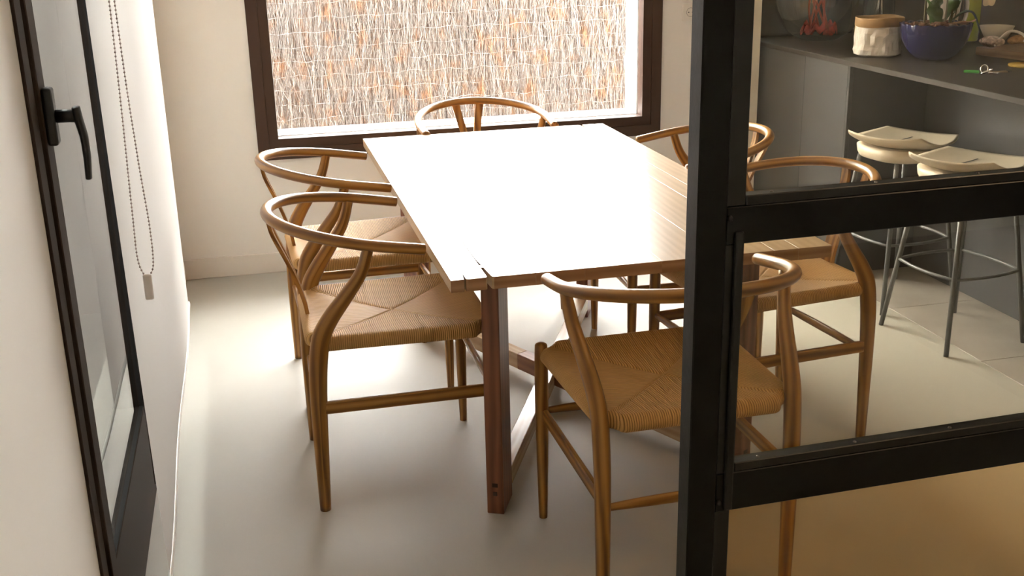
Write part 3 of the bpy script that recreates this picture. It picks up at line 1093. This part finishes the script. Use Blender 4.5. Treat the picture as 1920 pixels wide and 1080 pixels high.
def make_stool(label):
    t = thing('bar_stool', label, 'stool', group='cream bar stools at the island')
    SH = 0.668

    def shell(u, v, top=True):
        # u across (x), v front (-1) to back (+1)
        a, b_ = u * 2 - 1, v * 2 - 1
        # squircle plan
        x = a * math.sqrt(max(0, 1 - 0.32 * b_ * b_)) * 0.190
        y = b_ * math.sqrt(max(0, 1 - 0.30 * a * a)) * 0.195
        z = SH + 0.040 * abs(b_) ** 2.4 * (1 if b_ > 0 else 0.25) + 0.012 * a * a - 0.012 * (1 - a * a) * (1 - b_ * b_)
        e = max(abs(a), abs(b_)) ** 6
        z -= 0.0 if top else 0.010 * (1 - 0.6 * e) + 0.004
        return (x, y, z)
    m = MB()
    n = 22
    m.grid(lambda u, v: shell(u, v, True), n, n)
    base = len(m.v)
    m.grid(lambda u, v: shell(u, 1 - v, False), n, n)
    # rim
    top_ix = lambda i, j: i * (n + 1) + j
    bot_ix = lambda i, j: base + i * (n + 1) + (n - j)
    ring = [(i, 0) for i in range(n)] + [(n, j) for j in range(n)] + [(i, n) for i in range(n, 0, -1)] + [(0, j) for j in range(n, 0, -1)]
    for a, b_ in zip(ring, ring[1:] + ring[:1]):
        m.face((top_ix(*a), bot_ix(*a), bot_ix(*b_), top_ix(*b_)), None, 0, True)
    m.build('seat_shell', M_stool, t, rot=(0, 0, R(24)))
    # slot across the seat
    sl = MB()
    def on_shell(x, y):
        a, b_ = x / 0.19, y / 0.195
        for _ in range(6):
            a, b_ = x / (0.19 * math.sqrt(1 - 0.32 * b_ * b_)), y / (0.195 * math.sqrt(1 - 0.30 * a * a))
        return Vector((x, y, shell((a + 1) / 2, (b_ + 1) / 2, True)[2] + 0.0022))
    sl.grid(lambda u, v: on_shell(0.03 + 0.26 * (v - 0.5) * 0.10 + 0.97 * (u - 0.5) * 0.008, -0.070 + 0.97 * (v - 0.5) * 0.10 - 0.26 * (u - 0.5) * 0.008), 2, 12)
    sl.build('hand_slot', M_dark, t, rot=(0, 0, R(24)))
    # tapered under-tub
    MB().lathe([(0.140, SH - 0.066), (0.160, SH - 0.060), (0.168, SH - 0.046), (0.172, SH - 0.016), (0.150, SH - 0.014)], 36, wob=lambda r, z, th, i: (r * (1 - 0.04 * math.cos(4 * th)), z), cap0=True, cap1=True).build('tub', M_stool, t)
    legs = {}
    for sx in (-1, 1):
        for s in (-1, 1):
            top = Vector((sx * 0.115, s * 0.115, SH - 0.062))
            bot = Vector((sx * 0.185, s * 0.180, 0.0))
            legs[(sx, s)] = (top, bot)
            MB().tube([bot, top], [0.0095, 0.0095], seg=12).build('leg', M_stoolleg, t)

    def lp(k, z):
        tp, bt = legs[k]
        return bt + (tp - bt) * (z / tp.z)
    for a, b_, z in (((-1, -1), (-1, 1), 0.28), ((1, -1), (1, 1), 0.28), ((-1, 1), (1, 1), 0.28), ((-1, -1), (1, -1), 0.28)):
        p, q = lp(a, z), lp(b_, z)
        mid = (p + q) / 2
        outw = Vector((mid.x, mid.y, 0)).normalized() * 0.02
        pts = [p + (q - p) * (i / 8) + outw * math.sin(PI * i / 8) for i in range(9)]
        MB().tube(pts, 0.006, seg=10).build('footrest', M_stoolleg, t)
    return t


st = make_stool('cream bar stool with thin grey legs, the farther one beside the cabinet block')
st.location = (2.150, 1.515, 0)
st.rotation_euler = (0, 0, R(97))
st2 = dup(st, (2.132, 1.050, 0), R(97), 'cream bar stool with thin grey legs, the nearer one in front of its twin')

# ================================================================== COUNTER OBJECTS
M_clear = bpy.data.materials.new('clear vessel glass')
M_clear.use_nodes = True
nt = M_clear.node_tree
b = nt.nodes['Principled BSDF']
b.inputs['Base Color'].default_value = (0.97, 0.97, 0.97, 1)
b.inputs['Roughness'].default_value = 0.0
b.inputs['Transmission Weight'].default_value = 1.0
b.inputs['IOR'].default_value = 1.45
M_blue = bpy.data.materials.new('blue bowl glass')
M_blue.use_nodes = True
b = M_blue.node_tree.nodes['Principled BSDF']
b.inputs['Base Color'].default_value = (0.010, 0.012, 0.085, 1)
b.inputs['Roughness'].default_value = 0.12
b.inputs['Transmission Weight'].default_value = 0.25
M_coral = plain('orange coral branch', (0.55, 0.075, 0.02), 0.5)
M_coral2 = plain('red petals', (0.60, 0.05, 0.02), 0.6, noise_amt=0.4, noise_scale=60)
M_brass = plain('brass wire', (0.55, 0.38, 0.12), 0.35, metal=0.9)
M_paper = plain('white washable paper', (0.78, 0.72, 0.66), 0.7, noise_amt=0.05, noise_scale=25)
M_kraft = plain('kraft rim', (0.36, 0.21, 0.09), 0.7, noise_amt=0.2, noise_scale=18)
M_leaf = plain('orchid leaf', (0.055, 0.105, 0.022), 0.4, noise_amt=0.25, noise_scale=12)
M_stem = plain('plant stem', (0.12, 0.10, 0.04), 0.5)
M_bark = plain('bark chips', (0.16, 0.075, 0.035), 0.9, noise_amt=0.5, noise_scale=60)
M_petal = plain('cream petal', (0.80, 0.66, 0.42), 0.55)
M_ceramic = plain('cream ceramic', (0.72, 0.66, 0.56), 0.3)
M_bread = plain('bread crust', (0.45, 0.24, 0.10), 0.8, noise_amt=0.35, noise_scale=50, bump=0.3)
M_sausage = plain('cured sausage', (0.22, 0.055, 0.025), 0.5, noise_amt=0.4, noise_scale=50)
M_ribbon = plain('white string', (0.80, 0.76, 0.72), 0.6)
M_wrap = plain('speckled wrapping', (0.50, 0.38, 0.32), 0.6, noise_amt=0.5, noise_scale=80)
M_mustard = plain('mustard felt', (0.38, 0.24, 0.04), 0.9, noise_amt=0.2, noise_scale=90)
M_pan = plain('black iron', (0.012, 0.011, 0.011), 0.5)
M_steel = plain('bright key steel', (0.75, 0.75, 0.75), 0.2, metal=1.0)
M_keybrass = plain('brass key', (0.45, 0.33, 0.20), 0.35, metal=0.9)
M_green = plain('green plastic tag', (0.08, 0.42, 0.07), 0.4)
M_oil = plain('yellow green bottle', (0.35, 0.38, 0.02), 0.15)

# round fishbowl vase with coral branches
vz = thing('fishbowl_vase', 'large round clear glass vase holding orange branches on the dark counter', 'vase', (2.362, 2.66, CT))
RV = 0.225
prof = []
for i in range(0, 21):
    a = R(-68) + (R(52) + R(68)) * i / 20
    prof.append((RV * math.cos(a), RV * 0.93 + 0.004 + RV * math.sin(a)))
inner = [(max(r - 0.005, 0.0005), z + (0.012 if k < 2 else 0.0)) for k, (r, z) in enumerate(prof)]
vb = MB()
vb.lathe([(0.0005, prof[0][1])] + prof + [(prof[-1][0] + 0.004, prof[-1][1] + 0.006)] + inner[::-1] + [(0.0005, inner[0][1])], 48)
vb.build('glass_bowl', M_clear, vz)
random.seed(3)
for i in range(7):
    a = i * 2.4
    p0 = Vector((0.05 * math.cos(a), 0.05 * math.sin(a), 0.03))
    p3 = Vector((0.12 * math.cos(a + 2.2), 0.12 * math.sin(a + 2.2), 0.47 + 0.04 * math.sin(i)))
    pts = smooth_path([tuple(p0), tuple(p0.lerp(p3, 0.35) + Vector((0.02 * math.sin(i * 3), 0.02, 0))), tuple(p0.lerp(p3, 0.7) * 0.8 + Vector((0, 0, 0.06))), tuple(p3 * 0.9)], 6)
    MB().tube(pts, [0.006 * (1 - 0.5 * k / len(pts)) for k in range(len(pts))], seg=8).build('coral_branch', M_coral, vz)
for i in range(9):
    a = i * 0.75
    m = MB()
    rr_ = 0.075
    m.grid(lambda u, v: ((rr_ + 0.03 * (v - .5)) * math.cos(a + 0.8 * u), (rr_ + 0.03 * (v - .5)) * math.sin(a + 0.8 * u), 0.035 + 0.028 * math.sin(v * PI) * (0.5 + u) + 0.012 * math.sin(9 * u + i) + 0.03 * (i % 3) / 3), 6, 4)
    m.grid(lambda u, v: ((rr_ + 0.03 * (v - .5)) * math.cos(a + 0.8 * (1 - u)), (rr_ + 0.03 * (v - .5)) * math.sin(a + 0.8 * (1 - u)), 0.031 + 0.028 * math.sin(v * PI) * (1.5 - u) + 0.012 * math.sin(9 * (1 - u) + i) + 0.03 * (i % 3) / 3), 6, 4)
    m.build('red_petal', M_coral2, vz)

# brass stand with glass cylinder
bs = thing('brass_stand', 'thin brass wire stand holding a clear glass cylinder, behind the paper bag', 'stand', (2.46, 2.28, CT))
for sx in (-1, 1):
    for s in (-1, 1):
        MB().tube([(sx * 0.075, s * 0.075, 0.0), (sx * 0.075, s * 0.075, 0.115)], [0.003, 0.003], seg=8).build('leg', M_brass, bs)
for z in (0.035, 0.115):
    for k in range(4):
        a, b_ = [(-1, -1), (1, -1), (1, 1), (-1, 1)][k], [(1, -1), (1, 1), (-1, 1), (-1, -1)][k]
        MB().tube([(a[0] * 0.075, a[1] * 0.075, z), (b_[0] * 0.075, b_[1] * 0.075, z)], [0.0025, 0.0025], seg=6).build('crossbar', M_brass, bs)
g = MB()
g.lathe([(0.0005, 0.040), (0.095, 0.040), (0.098, 0.046), (0.098, 0.225), (0.093, 0.225), (0.093, 0.050), (0.0005, 0.048)], 40)
g.v = [(x * 0.70, y * 0.70, z) if z < 0.12 else (x * 0.70, y * 0.70, z) for x, y, z in g.v]
g.build('glass_cylinder', M_clear, bs)

# crumpled paper bag pot
pb = thing('paper_bag', 'crumpled white paper bag with a folded brown rim on the dark counter', 'bag', (2.285, 1.985, CT))
pb.scale = (0.93, 0.93, 1.0)
RB = 0.108


def crumple(r, z, th, i):
    n_ = noise.noise(Vector((math.cos(th) * 1.7, math.sin(th) * 1.7, z * 11)))
    n2 = noise.noise(Vector((math.cos(th) * 4, math.sin(th) * 4, z * 26 + 5)))
    k = 0.012 if z < 0.13 else 0.003
    return (r + (abs(n_) * -1.6 * k + n2 * 0.6 * k) * (1 if r > 0.02 else 0), z + 0.002 * n2)


bm_ = MB()
bm_.lathe([(0.0005, 0.0), (RB * 0.8, 0.0), (RB * 1.03, 0.010), (RB * 1.06, 0.03)] + [(RB * (1.03 - 0.035 * k / 9), 0.045 + 0.0095 * k) for k in range(10)], 56, wob=crumple)
for k in range(len(bm_.sm)):
    bm_.sm[k] = False
bm_.build('bag_body', M_paper, pb)
bm_ = MB()
bm_.lathe([(RB * 1.0, 0.128), (RB * 1.035, 0.130), (RB * 1.03, 0.165), (RB * 1.00, 0.168), (RB * 0.95, 0.162), (RB * 0.78, 0.10)], 48, wob=lambda r, z, th, i: (r + 0.0025 * math.sin(5 * th + z * 30), z + 0.002 * math.sin(3 * th)))
bm_.build('folded_rim', M_kraft, pb)

# blue glass bowl planted with orchids
ob = thing('orchid_bowl', 'dark blue glass bowl planted with green leaved orchids on the counter', 'planter', (2.425, 1.775, CT + 0.0006))
ob.scale = (0.86, 0.86, 0.95)
prof = [(0.0005, 0.0), (0.062, 0.0), (0.095, 0.014), (0.128, 0.045), (0.152, 0.085), (0.164, 0.125), (0.169, 0.158)]
prof = smooth_path(prof, 4)
inner = [(max(0.0005, r - 0.006), z + (0.006 if z < 0.02 else 0)) for r, z in prof]
flute = lambda r, z, th, i: (r * (1 + 0.018 * math.sin(18 * th) * max(0, (z - 0.06) / 0.1)), z + 0.003 * math.sin(18 * th) * max(0, (z - 0.1) / 0.06))
m = MB()
m.lathe(prof + inner[::-1], 108, wob=flute)
m.build('glass_bowl', M_blue, ob)
soil = MB()
soil.lathe([(0.158, 0.132), (0.12, 0.140), (0.06, 0.146), (0.0005, 0.148)], 40, wob=lambda r, z, th, i: (r, z + 0.008 * noise.noise(Vector((r * 40 * math.cos(th), r * 40 * math.sin(th), 1)))))
for i in range(60):
    a, r = random.uniform(0, 2 * PI), 0.14 * math.sqrt(random.random())
    s = random.uniform(0.007, 0.016)
    soil.box((-s, -s * 0.6, -s * 0.4), (s, s * 0.6, s * 0.4), bevel=s * 0.2, mat=Matrix.Translation((r * math.cos(a), r * math.sin(a), 0.150 + random.uniform(0, 0.012))) @ Matrix.Rotation(random.uniform(0, 6), 4, 'Z') @ Matrix.Rotation(random.uniform(-.6, .6), 4, 'X'))
o = soil.build('bark_chips', M_bark, ob)
o['kind'] = 'stuff'


def leaf_mesh(P, wmax, parent, name='leaf', mat=None, thick=0.002):
    """an arching strap leaf along a path, folded slightly at the midrib"""
    P = smooth_path(P, 5)
    m = MB()
    n = len(P) - 1

    def fn(off):
        def g(u, v):
            i = min(int(round(u * n)), n)
            p = Vector(P[i])
            t = (Vector(P[min(i + 1, n)]) - Vector(P[max(i - 1, 0)])).normalized()
            s = t.cross(Vector((0, 0, 1)))
            if s.length < 0.2:
                s = Vector((0.6, 0.8, 0))
            s.normalize()
            w_ = wmax * (math.sin(PI * min(0.985, 0.12 + 0.88 * u)) ** 0.7)
            nn = s.cross(t)
            return p + s * ((v - 0.5) * 2 * w_) + nn * (abs(v - 0.5) * w_ * 0.5 + off)
        return g
    m.grid(fn(thick), n, 4)
    m.grid(lambda u, v: fn(-thick * 0.2)(u, 1 - v), n, 4)
    return m.build(name, mat or M_leaf, parent)


leaf_mesh([(-0.03, -0.02, 0.15), (-0.06, -0.04, 0.22), (-0.10, -0.03, 0.27), (-0.16, 0.0, 0.29)], 0.022, ob)
leaf_mesh([(-0.02, -0.03, 0.15), (-0.035, -0.05, 0.22), (-0.02, -0.06, 0.30), (0.02, -0.05, 0.36)], 0.034, ob)
leaf_mesh([(0.0, -0.02, 0.15), (-0.05, -0.05, 0.20), (-0.055, -0.07, 0.26), (-0.09, -0.06, 0.33)], 0.036, ob)
leaf_mesh([(0.04, 0.0, 0.15), (0.06, -0.03, 0.21), (0.05, -0.05, 0.28), (0.08, -0.02, 0.36)], 0.030, ob)
leaf_mesh([(0.06, -0.01, 0.15), (0.10, -0.04, 0.19), (0.15, -0.06, 0.20), (0.185, -0.08, 0.13), (0.20, -0.09, 0.075)], 0.026, ob)
leaf_mesh([(0.08, 0.0, 0.15), (0.09, -0.01, 0.22), (0.11, 0.0, 0.30), (0.10, 0.02, 0.38)], 0.028, ob)
leaf_mesh([(0.02, -0.06, 0.155), (0.07, -0.10, 0.165), (0.12, -0.11, 0.165), (0.15, -0.10, 0.175)], 0.010, ob, 'dry_husk', M_bread)
for x, y, dx in ((-0.085, -0.03, -0.01), (0.02, -0.04, 0.02), (0.06, -0.03, 0.03)):
    MB().tube(smooth_path([(x, y, 0.15), (x + dx * 0.3, y, 0.3), (x + dx, y, 0.5)], 5), 0.0045, seg=8).build('stem', M_stem, ob)
MB().tube([(0.125, -0.02, 0.14), (0.128, -0.02, 0.5)], [0.003, 0.003], seg=8).build('support_stick', M_stem, ob)
# blossom hanging right of the bowl, on its own arching stem
MB().tube(smooth_path([(0.11, 0.02, 0.15), (0.17, 0.05, 0.32), (0.24, 0.05, 0.36), (0.285, 0.03, 0.285)], 6), 0.003, seg=8).build('flower_stem', M_stem, ob)
bc = Vector((0.285, 0.02, 0.262))
for i in range(5):
    a = i * 2 * PI / 5 + 0.3
    d = Vector((math.cos(a), -0.35, math.sin(a)))
    m = MB()
    sd = Vector((-math.sin(a), 0, math.cos(a)))

    def pet(u, v, off=0.0):
        w_ = 0.022 * math.sin(PI * min(0.97, 0.1 + 0.9 * u)) ** 0.6
        return bc + d * (0.006 + 0.040 * u) + sd * ((v - 0.5) * 2 * w_) + Vector((0, -0.01 * math.sin(u * 3) + off, 0))
    m.grid(lambda u, v: pet(u, v), 8, 4)
    m.grid(lambda u, v: pet(u, 1 - v, 0.0015), 8, 4)
    m.build('petal', M_petal, ob)

# white tall jug behind the orchid leaves
jg = thing('white_jug', 'tall cream ceramic jug standing behind the orchid bowl', 'jug', (2.62, 2.02, CT))
m = MB()
m.lathe([(0.0005, 0.0), (0.042, 0.0), (0.052, 0.03), (0.060, 0.10), (0.068, 0.17), (0.075, 0.25), (0.077, 0.29), (0.073, 0.29), (0.062, 0.17), (0.045, 0.03), (0.0005, 0.012)], 36)
m.build('jug_body', M_ceramic, jg)
MB().tube(smooth_path([(0.07, 0.0, 0.25), (0.115, 0.0, 0.22), (0.11, 0.0, 0.13), (0.062, 0.0, 0.10)], 5), 0.008, seg=10).build('handle', M_ceramic, jg)

# yellow-green oil bottle behind
bt = thing('oil_bottle', 'yellow green glass bottle half hidden behind the orchid', 'bottle', (2.99, 2.33, CT))
m = MB()
m.lathe([(0.0005, 0.0), (0.032, 0.0), (0.035, 0.006), (0.035, 0.18), (0.030, 0.21), (0.014, 0.245), (0.013, 0.30), (0.0005, 0.30)], 24)
m.build('bottle_body', M_oil, bt)
m = MB()
m.lathe([(0.0155, 0.285), (0.0155, 0.315), (0.0005, 0.315)], 20)
m.build('cap', M_pan, bt)

# wooden cutting board with breakfast things
cb = tag(MB().box((-0.26, -0.15, 0), (0.26, 0.15, 0.034), bevel=0.004, seg=2, axis=0).build('cutting_board', W_board, None, (2.955, 1.73, CT), (0, 0, R(8))),
         'thick wooden cutting board carrying cured sausages beside the keys', 'cutting board')
zB = CT + 0.034


def sausage(x, y, ang, L, r, lab):
    t = thing('cured_sausage', lab, 'sausage', (x, y, zB + r), ang, 'cured sausages on the cutting board')
    pts = [(-L / 2 + L * k / 10, 0.012 * math.sin(PI * k / 10), 0) for k in range(11)]
    m = MB()
    m.tube(pts, [r * (0.55 + 0.45 * math.sin(PI * k / 10) ** 0.5) for k in range(11)], seg=14, dome=r * 0.5)
    m.v = [(v[0], v[1] + 0.002 * noise.noise(Vector(v) * 90), v[2] + 0.002 * noise.noise(Vector(v) * 70 + Vector((3, 3, 3)))) for v in m.v]
    m.build('casing', M_sausage, t)
    for e in (-1, 1):
        MB().tube([(e * (L / 2 + r * 0.3), 0.0, 0), (e * (L / 2 + r * 0.7), 0.0, 0.003)], [0.004, 0.006], seg=8).build('tied_end', M_ribbon, t)


sausage(2.935, 1.735, R(-25), 0.14, 0.022, 'thick dark red cured sausage at the middle of the cutting board')
sausage(3.10, 1.70, R(-20), 0.13, 0.021, 'dark red cured sausage at the end of the cutting board')
# wrapped charcuterie with white string, lying over the board's edge
wr = thing('wrapped_meat', 'speckled wrapped piece of meat tied with white string on the cutting board', 'food', (2.735, 1.815, zB))
m = MB()
m.lathe([(0.0005, 0.0)] + [(0.052 * math.sin(PI * (k + 0.6) / 9.2) ** 0.7, 0.045 * k / 8) for k in range(9)] + [(0.0005, 0.046)], 24,
        wob=lambda r, z, th, i: (r * (1 + 0.2 * noise.noise(Vector((math.cos(th) * 2, math.sin(th) * 2, z * 40)))), z))
m.build('wrapping', M_wrap, wr)
MB().tube(smooth_path([(-0.02, -0.045, 0.01), (0.03, -0.03, 0.05), (0.08, -0.02, 0.065), (0.12, -0.04, 0.05), (0.14, -0.05, 0.02)], 6), [(0.006, 0.003)] * 25, seg=8).build('string', M_ribbon, wr)

# cream cup bowl, bread, plate on black stand, coaster
cu = thing('cream_bowl', 'small cream ceramic bowl behind the orchid planter', 'bowl', (3.02, 2.18, CT))
m = MB()
m.lathe([(0.0005, 0.0), (0.030, 0.0), (0.034, 0.004), (0.055, 0.035), (0.078, 0.082), (0.075, 0.082), (0.052, 0.037), (0.028, 0.010), (0.0005, 0.008)], 36)
m.build('bowl_wall', M_ceramic, cu)
m = MB()
m.lathe([(0.033, -0.0), (0.036, 0.0), (0.036, 0.004), (0.033, 0.004)], 32)
m.build('foot_ring', M_ceramic, cu)
br = tag(MB().lathe([(0.0005, 0.0)] + [(0.075 * math.sin(PI * (k + 1) / 10) ** 0.6, 0.05 * k / 8) for k in range(9)] + [(0.0005, 0.052)], 28,
                    wob=lambda r, z, th, i: (r * (1 + 0.35 * abs(math.cos(th)) + 0.1 * math.sin(5 * th)), z)).build('bread_roll', M_bread, None, (3.09, 2.04, CT), (0, 0, R(20))),
         'brown crusty bread roll behind the cutting board', 'bread')
pn = thing('black_stand', 'round black cake stand behind the cutting board', 'stand', (3.245, 1.98, CT))
m = MB()
m.lathe([(0.0005, 0.0), (0.085, 0.0), (0.085, 0.01), (0.02, 0.02), (0.018, 0.06), (0.10, 0.068), (0.104, 0.08), (0.0005, 0.08)], 40)
m.build('pedestal', M_pan, pn)
pl = tag(MB().lathe([(0.0005, 0.0), (0.06, 0.0), (0.106, 0.012), (0.107, 0.015), (0.06, 0.005), (0.0005, 0.004)], 48).build('plate', M_ceramic, None, (3.245, 1.98, CT + 0.0805)),
         'pale round plate on the black cake stand', 'plate')
tag(MB().lathe([(0.0005, 0.0), (0.070, 0.0), (0.072, 0.004), (0.070, 0.009), (0.0005, 0.009)], 40).build('coaster', M_mustard, None, (2.625, 1.43, CT)),
    'round mustard yellow coaster on the counter near the keys', 'coaster')
# bunch of keys
ky = thing('key_bunch', 'bunch of keys with a green tag lying on the dark counter', 'keys', (2.345, 1.30, CT), R(-40))
ky.scale = (1.3, 1.3, 1.5)
pts = [(0.016 * math.cos(2 * PI * k / 24), 0.016 * math.sin(2 * PI * k / 24), 0.006 + 0.006 * math.cos(2 * PI * k / 24)) for k in range(24)]
MB().tube(pts, 0.0018, seg=6, closed=True).build('split_ring', M_steel, ky)
pts = [(-0.006 + 0.010 * math.cos(2 * PI * k / 20), 0.010 * math.sin(2 * PI * k / 20) * 0.5, 0.012 + 0.010 * math.sin(2 * PI * k / 20)) for k in range(20)]
MB().tube(pts, 0.0018, seg=6, closed=True).build('small_ring', M_steel, ky)
MB().box((-0.062, -0.010, 0.001), (-0.018, 0.008, 0.008), bevel=0.003, seg=2).build('green_tag', M_green, ky)


def key(ang, mat, z, L=0.05):
    out = [(0.0, -0.010), (0.010, -0.011), (0.018, -0.005), (0.020, -0.0035)]
    for k in range(5):
        x = 0.024 + k * (L - 0.028) / 5
        out += [(x, -0.0035), (x + 0.002, -0.0018), (x + 0.004, -0.0035)]
    out += [(L, -0.001), (L - 0.003, 0.0035), (0.018, 0.0045), (0.010, 0.011), (0.0, 0.010), (-0.004, 0.0)]
    m = MB()
    m.prism(out, 0, 0.0022, mat=Matrix.Translation((0.012, 0, z)) @ Matrix.Rotation(ang, 4, 'Z') @ Matrix.Rotation(R(-4), 4, 'Y'))
    m.build('key', mat, ky)


key(R(-15), M_keybrass, 0.004)
key(R(14), M_pan, 0.002, 0.06)
key(R(42), M_keybrass, 0.001, 0.055)
key(R(-55), M_steel, 0.003, 0.045)

# added out-of-view fill lamp, warms and lifts the dark foreground
lamp = thing('added_fill_lamp', 'round fill lamp added out of view to warm and brighten the foreground', 'lamp', (1.9, -1.5, CEIL))
M_glow = bpy.data.materials.new('fill lamp glow')
M_glow.use_nodes = True
M_glow.node_tree.nodes['Principled BSDF'].inputs['Emission Color'].default_value = (1.0, 0.66, 0.36, 1)
M_glow.node_tree.nodes['Principled BSDF'].inputs['Emission Strength'].default_value = 8.0
MB().lathe([(0.0005, -0.06), (0.16, -0.06), (0.18, -0.045), (0.18, 0.0)], 40).build('diffuser', M_glow, lamp)
MB().lathe([(0.182, -0.03), (0.186, -0.03), (0.186, 0.0), (0.182, 0.0)], 40).build('rim', M_weight, lamp)

# portals help the sky light find its way in through the glazing
portal('portal_window', (0.565, WY + 0.2, 1.44), (R(90), 0, 0), 1.75, 1.65)
